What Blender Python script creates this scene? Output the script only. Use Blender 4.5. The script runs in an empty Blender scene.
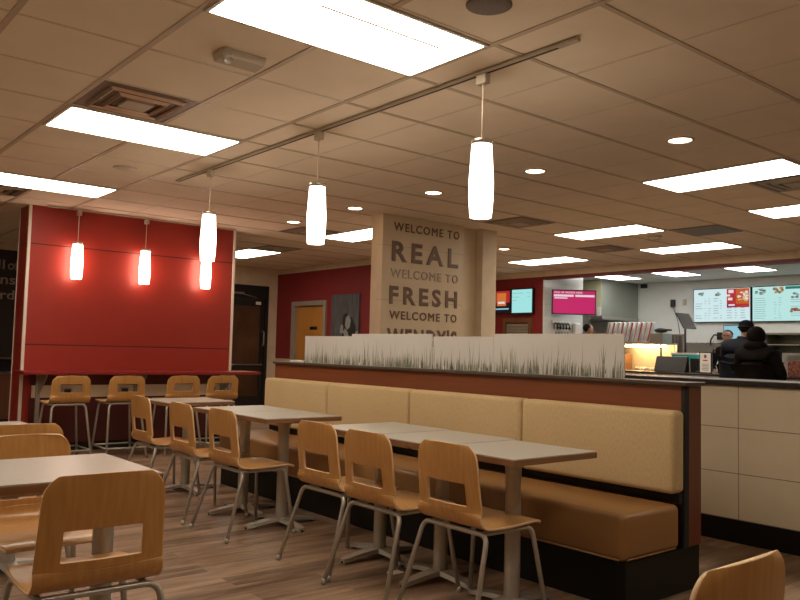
import bpy, bmesh, math, random
from mathutils import Vector, Matrix
random.seed(7)
PI = math.pi
C = bpy.context.scene.collection
CEIL = 2.703
GX = lambda i: 1.468 + .617 * i          # ceiling grid lines
GY = lambda j: 2.600 + .617 * j

# ------------------------------------------------------------------ materials
MATS = {}
def new_mat(name):
    m = bpy.data.materials.new(name); m.use_nodes = True
    nt = m.node_tree; b = nt.nodes['Principled BSDF']
    return m, nt, b
def N(nt, t, **kw):
    n = nt.nodes.new(t)
    for k, v in kw.items(): setattr(n, k, v)
    return n
def math_(nt, op, a, b=None, c=None):
    n = N(nt, 'ShaderNodeMath', operation=op)
    for i, v in enumerate((a, b, c)):
        if v is None: continue
        if isinstance(v, (int, float)): n.inputs[i].default_value = v
        else: nt.links.new(v, n.inputs[i])
    return n.outputs[0]
def mixc(nt, f, a, b):
    n = N(nt, 'ShaderNodeMix', data_type='RGBA')
    for s, v in ((n.inputs['Factor'], f), (n.inputs['A'], a), (n.inputs['B'], b)):
        if isinstance(v, (int, float)): s.default_value = v
        elif isinstance(v, tuple): s.default_value = (*v, 1)
        else: nt.links.new(v, s)
    return n.outputs['Result']
def coords(nt, scale=(1, 1, 1), kind='Object'):
    tc = N(nt, 'ShaderNodeTexCoord'); mp = N(nt, 'ShaderNodeMapping')
    nt.links.new(tc.outputs[kind], mp.inputs['Vector']); mp.inputs['Scale'].default_value = scale
    return mp.outputs['Vector']
def noise(nt, vec, scale=5, detail=3, rough=.5):
    n = N(nt, 'ShaderNodeTexNoise'); n.inputs['Scale'].default_value = scale
    n.inputs['Detail'].default_value = detail; n.inputs['Roughness'].default_value = rough
    nt.links.new(vec, n.inputs['Vector']); return n.outputs['Fac']
def ramp(nt, f, p0, c0, p1, c1):
    r = N(nt, 'ShaderNodeValToRGB'); e = r.color_ramp.elements
    e[0].position = p0; e[0].color = (*c0, 1); e[1].position = p1; e[1].color = (*c1, 1)
    nt.links.new(f, r.inputs[0]); return r.outputs['Color']
def bump(nt, b, h, dist=.002, st=.5):
    n = N(nt, 'ShaderNodeBump'); n.inputs['Distance'].default_value = dist; n.inputs['Strength'].default_value = st
    nt.links.new(h, n.inputs['Height']); nt.links.new(n.outputs['Normal'], b.inputs['Normal'])

def plain(name, col, rough=.5, metal=0, var=.06, scale=(1, 1, 1), nscale=6, bmp=0, spec=.5, coat=0):
    if name in MATS: return MATS[name]
    m, nt, b = new_mat(name)
    v = coords(nt, scale); f = noise(nt, v, nscale, 3)
    lo = tuple(max(0, c * (1 - var)) for c in col); hi = tuple(min(1, c * (1 + var)) for c in col)
    nt.links.new(ramp(nt, f, .3, lo, .7, hi), b.inputs['Base Color'])
    b.inputs['Roughness'].default_value = rough; b.inputs['Metallic'].default_value = metal
    b.inputs['Specular IOR Level'].default_value = spec; b.inputs['Coat Weight'].default_value = coat
    if bmp: bump(nt, b, noise(nt, v, nscale * 8, 4), bmp)
    MATS[name] = m; return m
def emis(name, col, st):
    if name in MATS: return MATS[name]
    m, nt, b = new_mat(name); q = .8 if st > 2 else .01
    b.inputs['Base Color'].default_value = (q, q, q, 1)
    if st < 2: b.inputs['Roughness'].default_value = .35; b.inputs['Specular IOR Level'].default_value = .2
    b.inputs['Emission Color'].default_value = (*col, 1); b.inputs['Emission Strength'].default_value = st
    MATS[name] = m; return m
def wood(name, a, b_, grain_axis=2, rough=.4, s=1.0, coat=.0):
    """grain runs along grain_axis"""
    if name in MATS: return MATS[name]
    m, nt, b = new_mat(name)
    sc = [55 * s, 55 * s, 55 * s]; sc[grain_axis] = 2.2 * s
    v = coords(nt, tuple(sc)); f = noise(nt, v, 1, 5, .6)
    sc2 = [7 * s, 7 * s, 7 * s]; sc2[grain_axis] = .7 * s
    f2 = noise(nt, coords(nt, tuple(sc2)), 1, 2)
    ff = math_(nt, 'ADD', math_(nt, 'MULTIPLY', f, .6), math_(nt, 'MULTIPLY', f2, .4))
    nt.links.new(ramp(nt, ff, .35, a, .65, b_), b.inputs['Base Color'])
    b.inputs['Roughness'].default_value = rough; b.inputs['Coat Weight'].default_value = coat
    bump(nt, b, f, .0004, .3)
    MATS[name] = m; return m
def lined(name, col, line, axes, rough=.5, wl=.0025, var=.05, coat=0, spec=.5):
    """flat colour with joint lines; axes = [(axis, spacing, offset)]"""
    if name in MATS: return MATS[name]
    m, nt, b = new_mat(name)
    tc = N(nt, 'ShaderNodeTexCoord'); g = N(nt, 'ShaderNodeNewGeometry')
    sp = N(nt, 'ShaderNodeSeparateXYZ'); nt.links.new(g.outputs['Position'], sp.inputs[0])
    mask = None
    for ax, spc, off in axes:
        d = math_(nt, 'PINGPONG', math_(nt, 'SUBTRACT', sp.outputs[ax], off), spc / 2)
        l = math_(nt, 'LESS_THAN', d, wl)
        mask = l if mask is None else math_(nt, 'MAXIMUM', mask, l)
    f = noise(nt, coords(nt), 3, 3)
    base = ramp(nt, f, .3, tuple(c * (1 - var) for c in col), .7, tuple(min(1, c * (1 + var)) for c in col))
    nt.links.new(mixc(nt, mask, base, line), b.inputs['Base Color'])
    b.inputs['Roughness'].default_value = rough; b.inputs['Coat Weight'].default_value = coat
    b.inputs['Specular IOR Level'].default_value = spec
    inv = math_(nt, 'SUBTRACT', 1.0, mask); bump(nt, b, inv, .002, .6)
    MATS[name] = m; return m
def floor_mat():
    m, nt, b = new_mat('vinyl_plank')
    v = coords(nt)
    br = N(nt, 'ShaderNodeTexBrick'); br.offset = .37; br.offset_frequency = 2
    nt.links.new(v, br.inputs['Vector'])
    for k, val in (('Scale', 1), ('Mortar Size', .0016), ('Mortar Smooth', .2), ('Bias', 0), ('Brick Width', 1.22), ('Row Height', .152)):
        br.inputs[k].default_value = val
    br.inputs['Color1'].default_value = (0, 0, 0, 1); br.inputs['Color2'].default_value = (1, 1, 1, 1); br.inputs['Mortar'].default_value = (.5, .5, .5, 1)
    # each plank shifts the grain
    add = N(nt, 'ShaderNodeVectorMath', operation='ADD')
    comb = N(nt, 'ShaderNodeCombineXYZ'); nt.links.new(math_(nt, 'MULTIPLY', br.outputs['Color'], 9.0), comb.inputs[0]); nt.links.new(math_(nt, 'MULTIPLY', br.outputs['Color'], 5.0), comb.inputs[1])
    mp = N(nt, 'ShaderNodeMapping'); mp.inputs['Scale'].default_value = (1.4, 11, 1); nt.links.new(v, mp.inputs[0])
    nt.links.new(mp.outputs[0], add.inputs[0]); nt.links.new(comb.outputs[0], add.inputs[1])
    g = noise(nt, add.outputs[0], 1.6, 6, .62)
    t = math_(nt, 'ADD', math_(nt, 'MULTIPLY', br.outputs['Color'], .22), math_(nt, 'MULTIPLY', g, .78))
    col = ramp(nt, t, .34, (.105, .062, .036), .66, (.37, .25, .165))
    col = mixc(nt, math_(nt, 'MULTIPLY', br.outputs['Fac'], .45), col, (.05, .03, .02))
    nt.links.new(col, b.inputs['Base Color'])
    b.inputs['Roughness'].default_value = .42; b.inputs['Specular IOR Level'].default_value = .4
    bump(nt, b, g, .0008, .35)
    return m
def weave(name, a, b_, rough=.85):
    if name in MATS: return MATS[name]
    m, nt, b = new_mat(name)
    f = noise(nt, coords(nt, (160, 160, 45)), 1, 3, .6)
    f2 = noise(nt, coords(nt, (2, 2, 2)), 1, 2)
    nt.links.new(ramp(nt, math_(nt, 'ADD', math_(nt, 'MULTIPLY', f, .7), math_(nt, 'MULTIPLY', f2, .3)), .35, a, .65, b_), b.inputs['Base Color'])
    b.inputs['Roughness'].default_value = rough; bump(nt, b, f, .0015, .5)
    MATS[name] = m; return m

M = dict(
    floor=floor_mat(),
    tile=plain('ceiling_tile', (.90, .80, .66), .95, var=.03, nscale=3, bmp=.001, spec=.1),
    tee=plain('ceiling_tee', (.74, .65, .53), .5),
    tee2=plain('main_ceiling_tee', (.58, .48, .37), .5),
    copper=plain('copper_deflector', (.85, .66, .55), .3, metal=.9),
    scrd=emis('menu_screen_pale_cyan', (.56, .90, .86), .62),
    tan=plain('tan_paint', (.68, .56, .40), .7, bmp=.0005),
    beige=plain('beige_paint', (.62, .52, .38), .75, bmp=.0005),
    red=lined('red_panel', (.31, .024, .015), (.06, .003, .003), [(2, 50, 2.279), (2, 50, 1.176)], rough=.38, wl=.006, var=.05, spec=.4),
    redw=plain('red_wall_paint', (.25, .018, .02), .7, bmp=.0006),
    redlow=plain('dark_red_laminate', (.085, .008, .007), .4),
    redbar=plain('red_laminate', (.24, .014, .012), .35),
    redsof=plain('dark_red_trim', (.16, .02, .015), .5),
    whitetrim=plain('white_edge_trim', (.75, .66, .58), .4),
    dark=plain('dark_brown_paint', (.030, .018, .013), .7),
    black=plain('black_plastic', (.012, .011, .011), .4),
    blackm=plain('black_matte', (.010, .009, .009), .75),
    kick=plain('black_kick', (.008, .0065, .0055), .5, spec=.25),
    grey_metal=plain('grey_powder_coat', (.44, .415, .37), .38, metal=.55, nscale=30),
    chrome=plain('brushed_nickel', (.55, .52, .47), .28, metal=1, var=.1, scale=(1, 1, .1), nscale=40),
    steel=plain('stainless_steel', (.45, .45, .43), .3, metal=.9, var=.1, scale=(1, 1, 8), nscale=12),
    hood=plain('dull_stainless_hood', (.33, .35, .31), .42, metal=.5, var=.06, nscale=2),
    ply=wood('beech_plywood', (.47, .225, .062), (.62, .335, .11), 2, .33, coat=.15),
    plyedge=plain('plywood_edge', (.78, .55, .32), .5),
    oak=wood('oak_laminate', (.20, .095, .04), (.30, .15, .068), 0, .4),
    cherry=wood('cherry_laminate', (.16, .045, .016), (.22, .065, .024), 1, .36, s=.5),
    cherryz=wood('cherry_laminate_upright', (.11, .028, .013), (.15, .04, .018), 2, .36, s=.5),
    door=wood('orange_oak_door', (.50, .20, .035), (.60, .27, .06), 2, .4, s=.5),
    brownwood=wood('brown_cabinet_wood', (.16, .06, .025), (.22, .09, .04), 2, .5, s=.4),
    lam=plain('stone_laminate', (.44, .43, .385), .32, var=.04, nscale=60),
    seat=plain('caramel_vinyl', (.28, .14, .046), .42, var=.06, nscale=3, bmp=.0008, coat=.05),
    cushion=weave('straw_weave_vinyl', (.50, .37, .19), (.62, .47, .265)),
    cap=plain('dark_bronze_cap', (.08, .055, .042), .45, var=.1, nscale=20, spec=.25),
    capblk=plain('black_solid_surface', (.03, .024, .022), .38, var=.2, nscale=50, coat=.1, spec=.3),
    walltile=lined('large_beige_tile', (.76, .68, .50), (.25, .19, .13), [(1, .6, 2.61), (2, .3, .15)], rough=.35, wl=.0025),
    coltile=lined('tan_column_tile', (.68, .56, .40), (.38, .30, .21), [(2, .6, .56)], rough=.45, wl=.002),
    kwhite=plain('kitchen_white_panel', (.72, .73, .70), .35, var=.02),
    kceil=plain('kitchen_ceiling', (.70, .70, .67), .8, var=.02),
    ktile=lined('white_wall_tile', (.70, .71, .68), (.5, .5, .48), [(0, .2, 0), (2, .1, 0)], rough=.15, wl=.0015),
    letter=plain('brown_letter', (.17, .105, .07), .4, metal=.2),
    letter2=plain('pale_letter', (.42, .35, .27), .3, metal=.3),
    greyletter=plain('grey_letter', (.34, .28, .24), .6),
    grass=plain('printed_grass_green', (.15, .19, .09), .6, var=.3, nscale=40),
    grass2=plain('printed_grass_grey', (.30, .31, .24), .6, var=.3, nscale=40),
    vent=plain('vent_brown_metal', (.20, .155, .12), .5, metal=.3),
    ventl=plain('vent_louvre', (.42, .36, .29), .35, metal=.5),
    ventin=plain('vent_copper_louvre', (.45, .33, .26), .35, metal=.7),
    offwhite=plain('off_white_plastic', (.52, .45, .36), .5),
    speaker=plain('brown_grille', (.16, .125, .10), .7, var=.2, nscale=200),
    white=plain('white_plastic', (.8, .8, .78), .4),
    cord=plain('pale_cord', (.75, .62, .48), .5),
    skin=plain('skin', (.42, .24, .16), .5, var=.05),
    hair=plain('dark_hair', (.010, .006, .005), .6, var=.3, nscale=30, spec=.2),
    navy=plain('navy_nylon', (.007, .010, .019), .7, var=.3, nscale=5, spec=.15),
    coat=plain('black_brown_coat', (.006, .004, .0035), .85, var=.4, nscale=6, spec=.1),
    cap2=plain('dark_knit', (.004, .005, .011), .9, var=.2, nscale=60, spec=.1),
    uniform=plain('black_uniform', (.006, .006, .007), .8, spec=.15),
    trouser=plain('dark_denim', (.006, .007, .01), .9, spec=.1),
    shoe=plain('shoe_leather', (.015, .012, .01), .5),
    lips=plain('lips', (.30, .09, .08), .5),
    lamp=emis('troffer_glow', (1, .86, .69), 8.5),
    lampk=emis('kitchen_troffer_glow', (1, .97, .92), 7.5),
    lampd=emis('downlight_glow', (1, .74, .48), 10),
    shade=emis('pendant_glow', (1, .80, .60), 8.5),
    lampb=plain('baffle_white', (.55, .50, .44), .5),
    scr=emis('menu_screen_white', (.72, .93, .95), 0.62),
    scrc=emis('menu_screen_cyan', (.42, .90, .88), 0.62),
    scrb=emis('screen_blue', (.32, .62, .72), 0.62),
    pink=emis('screen_magenta', (.62, .02, .15), 0.62),
    ewhite=emis('screen_text_white', (1, .85, .88), 0.56),
    egrey=emis('screen_text_grey', (.38, .52, .56), 0.50),
    ered=emis('screen_red', (.62, .03, .03), 0.50),
    eorange=emis('screen_orange', (.85, .25, .05), 0.50),
    eyellow=emis('screen_yellow', (.9, .60, .22), 0.50),
    egreen=emis('screen_green', (.02, .28, .2), 0.43),
    eolive=emis('screen_olive', (.22, .30, .18), 0.43),
    epurple=emis('screen_purple', (.25, .03, .25), 0.43),
    edark=emis('screen_dark', (.02, .01, .03), 0.37),
    heat=emis('heat_lamp_glow', (1, .62, .25), 30),
)

# ------------------------------------------------------------------ geometry builder
class G:
    def __init__(s): s.bm = bmesh.new()
    def _merge(s, b2, mi=0, smooth=False):
        me = bpy.data.meshes.new('tmp')
        for f in b2.faces: f.material_index = mi; f.smooth = smooth
        b2.to_mesh(me); b2.free(); s.bm.from_mesh(me); bpy.data.meshes.remove(me); return s
    def box(s, x0, x1, y0, y1, z0, z1, bev=0, mi=0, seg=2, rot=None, piv=None, smooth=False):
        b = bmesh.new(); bmesh.ops.create_cube(b, size=1)
        for v in b.verts:
            v.co = Vector(((x0 + x1) / 2 + v.co.x * (x1 - x0), (y0 + y1) / 2 + v.co.y * (y1 - y0), (z0 + z1) / 2 + v.co.z * (z1 - z0)))
        if bev: bmesh.ops.bevel(b, geom=b.edges[:], offset=bev, segments=seg, profile=.5, affect='EDGES', clamp_overlap=True)
        if rot:
            p = Vector(piv if piv else ((x0 + x1) / 2, (y0 + y1) / 2, (z0 + z1) / 2))
            bmesh.ops.rotate(b, verts=b.verts, cent=p, matrix=rot)
        return s._merge(b, mi, smooth)
    def tube(s, pts, r, n=10, mi=0, caps=True, smooth=True):
        pts = [Vector(p) for p in pts]; b = bmesh.new(); rings = []
        rr = r if isinstance(r, (list, tuple)) else [r] * len(pts)
        up = None
        for i, p in enumerate(pts):
            a = pts[max(i - 1, 0)]; c = pts[min(i + 1, len(pts) - 1)]; t = (c - a).normalized()
            if up is None:
                up = Vector((0, 0, 1)) if abs(t.z) < .9 else Vector((1, 0, 0))
            u = (up - t * up.dot(t)).normalized(); w = t.cross(u); up = u
            rings.append([b.verts.new(p + (u * math.cos(2 * PI * k / n) + w * math.sin(2 * PI * k / n)) * rr[i]) for k in range(n)])
        for i in range(len(rings) - 1):
            for k in range(n):
                b.faces.new((rings[i][k], rings[i][(k + 1) % n], rings[i + 1][(k + 1) % n], rings[i + 1][k]))
        if caps: b.faces.new(rings[0][::-1]); b.faces.new(rings[-1])
        bmesh.ops.recalc_face_normals(b, faces=b.faces)
        return s._merge(b, mi, smooth)
    def lathe(s, prof, cx=0, cy=0, n=24, mi=0, smooth=True, mat=None):
        b = bmesh.new(); rings = []
        for r, z in prof:
            if r < 1e-6: rings.append([b.verts.new((cx, cy, z))])
            else: rings.append([b.verts.new((cx + r * math.cos(2 * PI * k / n), cy + r * math.sin(2 * PI * k / n), z)) for k in range(n)])
        for a, c in zip(rings, rings[1:]):
            for k in range(n):
                k2 = (k + 1) % n
                if len(a) == 1 and len(c) > 1: b.faces.new((a[0], c[k], c[k2]))
                elif len(c) == 1 and len(a) > 1: b.faces.new((a[k], c[0], a[k2]))
                elif len(a) > 1: b.faces.new((a[k], c[k], c[k2], a[k2]))
        if mat is not None: bmesh.ops.transform(b, matrix=mat, verts=b.verts)
        bmesh.ops.recalc_face_normals(b, faces=b.faces)
        return s._merge(b, mi, smooth)
    def ball(s, c, r, mi=0, u=16, v=10):
        b = bmesh.new(); bmesh.ops.create_uvsphere(b, u_segments=u, v_segments=v, radius=1)
        rr = r if isinstance(r, (tuple, list)) else (r, r, r)
        for q in b.verts: q.co = Vector((c[0] + q.co.x * rr[0], c[1] + q.co.y * rr[1], c[2] + q.co.z * rr[2]))
        return s._merge(b, mi, True)
    def face(s, pts, mi=0):
        b = bmesh.new(); b.faces.new([b.verts.new(p) for p in pts]); return s._merge(b, mi)
    def prism(s, poly, axis, a0, a1, mi=0, bev=0):
        """poly = 2-D outline in the two other axes (cyclic order), extruded along axis"""
        b = bmesh.new()
        def P(u, v, w):
            return {0: (w, u, v), 1: (u, w, v), 2: (u, v, w)}[axis]
        lo = [b.verts.new(P(u, v, a0)) for u, v in poly]; hi = [b.verts.new(P(u, v, a1)) for u, v in poly]
        n = len(poly); b.faces.new(lo); b.faces.new(hi[::-1])
        for k in range(n): b.faces.new((lo[k], hi[k], hi[(k + 1) % n], lo[(k + 1) % n]))
        bmesh.ops.recalc_face_normals(b, faces=b.faces)
        if bev: bmesh.ops.bevel(b, geom=b.edges[:], offset=bev, segments=2, profile=.5, affect='EDGES', clamp_overlap=True)
        return s._merge(b, mi)
    def disc(s, c, r, n=20, mi=0, axis=2):
        pts = []
        for k in range(n):
            a, b_ = r * math.cos(2 * PI * k / n), r * math.sin(2 * PI * k / n)
            pts.append({0: (c[0], c[1] + a, c[2] + b_), 1: (c[0] + a, c[1], c[2] + b_), 2: (c[0] + a, c[1] + b_, c[2])}[axis])
        return s.face(pts, mi)
    def xf(s, mtx): bmesh.ops.transform(s.bm, matrix=mtx, verts=s.bm.verts); return s
    def build(s, name, mats, parent=None, world=False, **props):
        me = bpy.data.meshes.new(name)
        if parent is not None and world:
            bmesh.ops.transform(s.bm, matrix=world_of(parent).inverted(), verts=s.bm.verts)
        s.bm.to_mesh(me); s.bm.free()
        for m in (mats if isinstance(mats, (list, tuple)) else [mats]): me.materials.append(M[m] if isinstance(m, str) else m)
        o = bpy.data.objects.new(name, me); C.objects.link(o)
        if parent is not None: o.parent = parent
        for k, v in props.items(): o[k] = v
        return o
def world_of(o):
    m = o.matrix_basis.copy()
    while o.parent is not None: o = o.parent; m = o.matrix_basis @ m
    return m
def thing(name, label, cat, loc=(0, 0, 0), rz=0, group=None):
    o = bpy.data.objects.new(name, None); C.objects.link(o); o.empty_display_size = .1
    o.location = loc; o.rotation_euler = (0, 0, rz); o['label'] = label; o['category'] = cat
    if group: o['group'] = group
    return o
def tag(o, label, cat, group=None):
    o['label'] = label; o['category'] = cat
    if group: o['group'] = group
    return o
def struct(name, g, mats, label=None):
    o = g.build(name, mats); o['kind'] = 'structure'
    if label: o['label'] = label; o['category'] = name.split('_')[0]
    return o
def dup(root, loc, rz, label=None, group=None):
    r = root.copy(); C.objects.link(r); r.location = loc; r.rotation_euler = (0, 0, rz)
    if label: r['label'] = label
    if group: r['group'] = group
    def kids(src, dst):
        for ch in [o for o in list(C.objects) if o.parent == src]:
            c = ch.copy(); C.objects.link(c); c.parent = dst; kids(ch, c)
    kids(root, r)
    return r
def bake(o):
    """apply modifiers"""
    dg = bpy.context.evaluated_depsgraph_get(); dg.update()
    me = bpy.data.meshes.new_from_object(o.evaluated_get(dg)); old = o.data
    o.modifiers.clear(); o.data = me; me.name = old.name; bpy.data.meshes.remove(old)
    return o
def text_mesh(s, w, h, depth=.008, bold=.0, spacing=1.0, align='fit'):
    """returns a bmesh of the text fitted in w x h (x right, y up, z out), lower left at origin"""
    cu = bpy.data.curves.new('t', 'FONT'); cu.body = s; cu.size = 1; cu.bevel_depth = bold; cu.bevel_resolution = 0; cu.space_character = spacing
    cu.extrude = .01; cu.resolution_u = 3
    o = bpy.data.objects.new('t', cu); C.objects.link(o)
    dg = bpy.context.evaluated_depsgraph_get(); dg.update()
    me = bpy.data.meshes.new_from_object(o.evaluated_get(dg)); bpy.data.objects.remove(o); bpy.data.curves.remove(cu)
    b = bmesh.new(); b.from_mesh(me); bpy.data.meshes.remove(me)
    xs = [v.co.x for v in b.verts]; ys = [v.co.y for v in b.verts]
    x0, x1, y0, y1 = min(xs), max(xs), min(ys), max(ys)
    zs = [v.co.z for v in b.verts]; z0, z1 = min(zs), max(zs)
    sy = h / (y1 - y0); sx = (w / (x1 - x0)) if w else sy
    for v in b.verts: v.co = Vector(((v.co.x - x0) * sx, (v.co.y - y0) * sy, (v.co.z - z0) / (z1 - z0) * depth))
    return b
def add_text(g, s, org, right, up, w, h, depth=.006, bold=.0, spacing=1.0, mi=0):
    b = text_mesh(s, w, h, depth, bold, spacing)
    r = Vector(right).normalized(); u = Vector(up).normalized(); n = r.cross(u)
    m = Matrix((r, u, n)).transposed().to_4x4(); m.translation = Vector(org)
    bmesh.ops.transform(b, matrix=m, verts=b.verts); return g._merge(b, mi)
def arc(p0, p1, p2, r, n=5):
    """points rounding corner p1 with radius-ish r"""
    p0, p1, p2 = map(Vector, (p0, p1, p2))
    a = p1 + (p0 - p1).normalized() * r; c = p1 + (p2 - p1).normalized() * r
    return [a * (1 - t) ** 2 + p1 * 2 * t * (1 - t) + c * t * t for t in [k / n for k in range(n + 1)]]
def path(*pts, r=.04):
    out = [Vector(pts[0])]
    for i in range(1, len(pts) - 1): out += arc(pts[i - 1], pts[i], pts[i + 1], r)
    out.append(Vector(pts[-1])); return out

# ------------------------------------------------------------------ camera
F_, YAW, PIT, ROL, HC = 787., math.radians(39.65), math.radians(3.67), math.radians(1.42), 1.21
f = Vector((math.sin(YAW) * math.cos(PIT), math.cos(YAW) * math.cos(PIT), math.sin(PIT)))
r = Vector((math.cos(YAW), -math.sin(YAW), 0)); u = r.cross(f)
r2 = r * math.cos(ROL) + u * math.sin(ROL); u2 = -r * math.sin(ROL) + u * math.cos(ROL)
cam = bpy.data.cameras.new('camera'); cam.sensor_width = 36; cam.lens = F_ / 800 * 36; cam.clip_start = .05
co = bpy.data.objects.new('camera', cam); C.objects.link(co)
mm = Matrix((r2, u2, -f)).transposed().to_4x4(); mm.translation = (0, 0, HC); co.matrix_world = mm
bpy.context.scene.camera = co

# ------------------------------------------------------------------ the room
X0, Y0, XM, YF = -3.0, -3.0, 14.1, 13.1
struct('floor', G().box(X0, XM + .1, Y0, YF + .1, -.1, 0), 'floor')
struct('ceiling', G().box(X0, 10.95, Y0, YF + .1, CEIL, CEIL + .1), 'tile')
XS = GX(2)      # the main runners change direction here
a, b_ = G(), G()
for i in range(-7, 16):
    if i <= 2: a.box(GX(i) - .015, GX(i) + .015, Y0, YF, CEIL - .005, CEIL + .004)
    else: b_.box(GX(i) - .007, GX(i) + .007, Y0, YF, CEIL - .002, CEIL + .004)
for j in range(-9, 18):
    b_.box(X0, XS, GY(j) - .009, GY(j) + .009, CEIL - .003, CEIL + .004)
    a.box(XS, 10.94, GY(j) - .013, GY(j) + .013, CEIL - .0045, CEIL + .004)
struct('trim_1', a, 'tee2'); struct('trim_4', b_, 'tee')
struct('wall_left', G().box(X0 - .1, X0, Y0, YF, 0, CEIL), 'beige')
struct('wall_near', G().box(X0, XM, Y0 - .1, Y0, 0, CEIL), 'beige')
# far wall: dark painted stretch on the left, beige to the right with door 1
DX0, DX1, DZ = 6.72, 7.60, 2.36
struct('wall_far', G().box(4.6, DX0, YF, YF + .12, 0, CEIL).box(DX1, 7.9, YF, YF + .12, 0, CEIL).box(DX0, DX1, YF, YF + .12, DZ, CEIL), 'tan')
struct('wall_dark', G().box(X0, 4.6, YF, YF + .12, 0, 2.60, mi=0).box(X0, 4.6, YF, YF + .12, 2.60, CEIL, mi=1), ['dark', 'beige'])
tt = thing('wall_lettering', 'grey cut out words in three lines on the dark wall at far left', 'lettering', (3, YF, 1.8))
for s, z, w, x1 in (('ll', 2.300, .10, 2.99), ('of', 2.300, .16, 3.19), ('oins', 2.070, .42, 3.15), ('ord', 1.84, .34, 3.145)):
    tg = G(); add_text(tg, s, (x1 - w, YF - .001, z), (1, 0, 0), (0, 0, 1), w, .145, .008, .015)
    tg.build('text_line', 'greyletter', tt, True)
# restroom wall x = 7.8
w = G().box(7.8, 7.92, 9.95, 11.41, 1.005, 2.6, mi=0).box(7.8, 7.92, 12.53, YF, 1.005, 2.6, mi=0).box(7.8, 7.92, 11.41, 12.53, 2.06, 2.6, mi=0)
w.box(7.8, 7.92, 9.95, 11.41, 0, 1.005, mi=1).box(7.8, 7.92, 12.53, YF, 0, 1.005, mi=1).box(7.8, 7.92, 9.95, YF, 2.6, CEIL, mi=1)
struct('wall_restroom', w, ['redw', 'tan'])
struct('wall_jog', G().prism([(7.92, 9.95), (10.95, 10.42), (10.95, 10.54), (7.92, 10.07)], 2, 0, CEIL), 'beige')
# pick-up wall x = 10.95 with the header over the opening to the kitchen
struct('wall_pickup', G().box(10.95, 11.1, 9.201, 10.42, 0, 2.595, mi=0).box(10.95, 11.1, Y0, 10.42, 2.595, CEIL, mi=1).box(10.945, 11.1, Y0, 9.2, 2.545, 2.595, mi=2), ['redw', 'tan', 'redsof'])
struct('wall_menu', G().box(XM, XM + .1, Y0, 10.6, 0, CEIL), 'kwhite')
struct('wall_kitchen', G().box(11.101, 12.1, 9.2, 9.32, 0, CEIL).box(10.951, 11.1, 9.19, 9.2, 0, 2.54), 'ktile')
struct('wall_back_kitchen', G().box(11.1, XM, 10.5, 10.6, 0, CEIL), 'kwhite')
struct('trim_2', G().box(11.1, XM, Y0, 10.5, CEIL, CEIL + .1), 'kceil', None)

# door 1: dark framed glass door in the far wall
d = bpy.data.objects.new('door_1', None); C.objects.link(d); d['kind'] = 'structure'; d.location = (DX0, YF, 0)
G().box(DX0, DX0 + .06, YF - .03, YF + .1, 0, DZ).box(DX1 - .06, DX1, YF - .03, YF + .1, 0, DZ).box(DX0 + .06, DX1 - .06, YF - .03, YF + .1, 2.12, DZ).build('door_frame', 'blackm', d, True)
G().box(DX0 + .065, DX0 + .15, YF, YF + .05, .01, 2.11).box(DX1 - .15, DX1 - .065, YF, YF + .05, .01, 2.11).box(DX0 + .15, DX1 - .15, YF, YF + .05, 1.98, 2.11).box(DX0 + .15, DX1 - .15, YF, YF + .05, .01, .3).box(DX0 + .15, DX1 - .15, YF, YF + .05, .80, .90).build('door_leaf', 'black', d, True)
gm, nt, b = new_mat('dark_glass'); b.inputs['Base Color'].default_value = (.075, .035, .02, 1); b.inputs['Roughness'].default_value = .12
nt.links.new(ramp(nt, noise(nt, coords(nt), 2, 2), .3, (.05, .024, .014), .7, (.10, .046, .026)), b.inputs['Base Color'])
G().box(DX0 + .15, DX1 - .15, YF + .015, YF + .03, .3, 1.98).build('door_glass', gm, d, True)
G().tube(path((DX0 + .12, YF, .88), (DX0 + .12, YF - .06, .88), (DX1 - .12, YF - .06, .88), (DX1 - .12, YF, .88), r=.03), .014).build('push_bar', 'chrome', d, True, label='pale metal push bar')
G().tube(path((DX1 - .1, YF, 1.24), (DX1 - .1, YF - .06, 1.24), (DX1 - .1, YF - .06, 1.5), (DX1 - .1, YF, 1.5), r=.02), .014).build('door_handle', 'chrome', d, True)
G().box(DX1 - .26, DX1 - .15, YF - .005, YF, 2.0, 2.06).build('door_sticker', 'white', d, True)
G().box(DX0 + .12, DX0 + .35, YF - .05, YF, 2.18, 2.22).tube([(DX0 + .3, YF - .04, 2.19), (DX0 + .62, YF - .05, 2.13)], .009).build('door_closer', 'chrome', d, True)
# door 2: restroom door
d = bpy.data.objects.new('door_2', None); C.objects.link(d); d['kind'] = 'structure'; d.location = (7.8, 12, 0)
G().box(7.77, 7.9, 12.44, 12.53, 0, 2.06).box(7.77, 7.9, 11.41, 11.49, 0, 2.06).box(7.77, 7.9, 11.49, 12.44, 1.98, 2.06).build('door_frame', plain('door_frame_grey', (.34, .30, .25), .5), d, True)
G().box(7.84, 7.885, 11.495, 12.435, .01, 1.975).build('door_leaf', 'door', d, True)
g = G().box(7.828, 7.839, 11.76, 11.98, 1.545, 1.60); o = g.build('restroom_sign', 'black', d, True)
G().tube([(7.84, 11.6, 1.0), (7.79, 11.6, 1.0), (7.79, 11.71, 1.0)], .011).build('door_handle', 'chrome', d, True)
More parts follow.
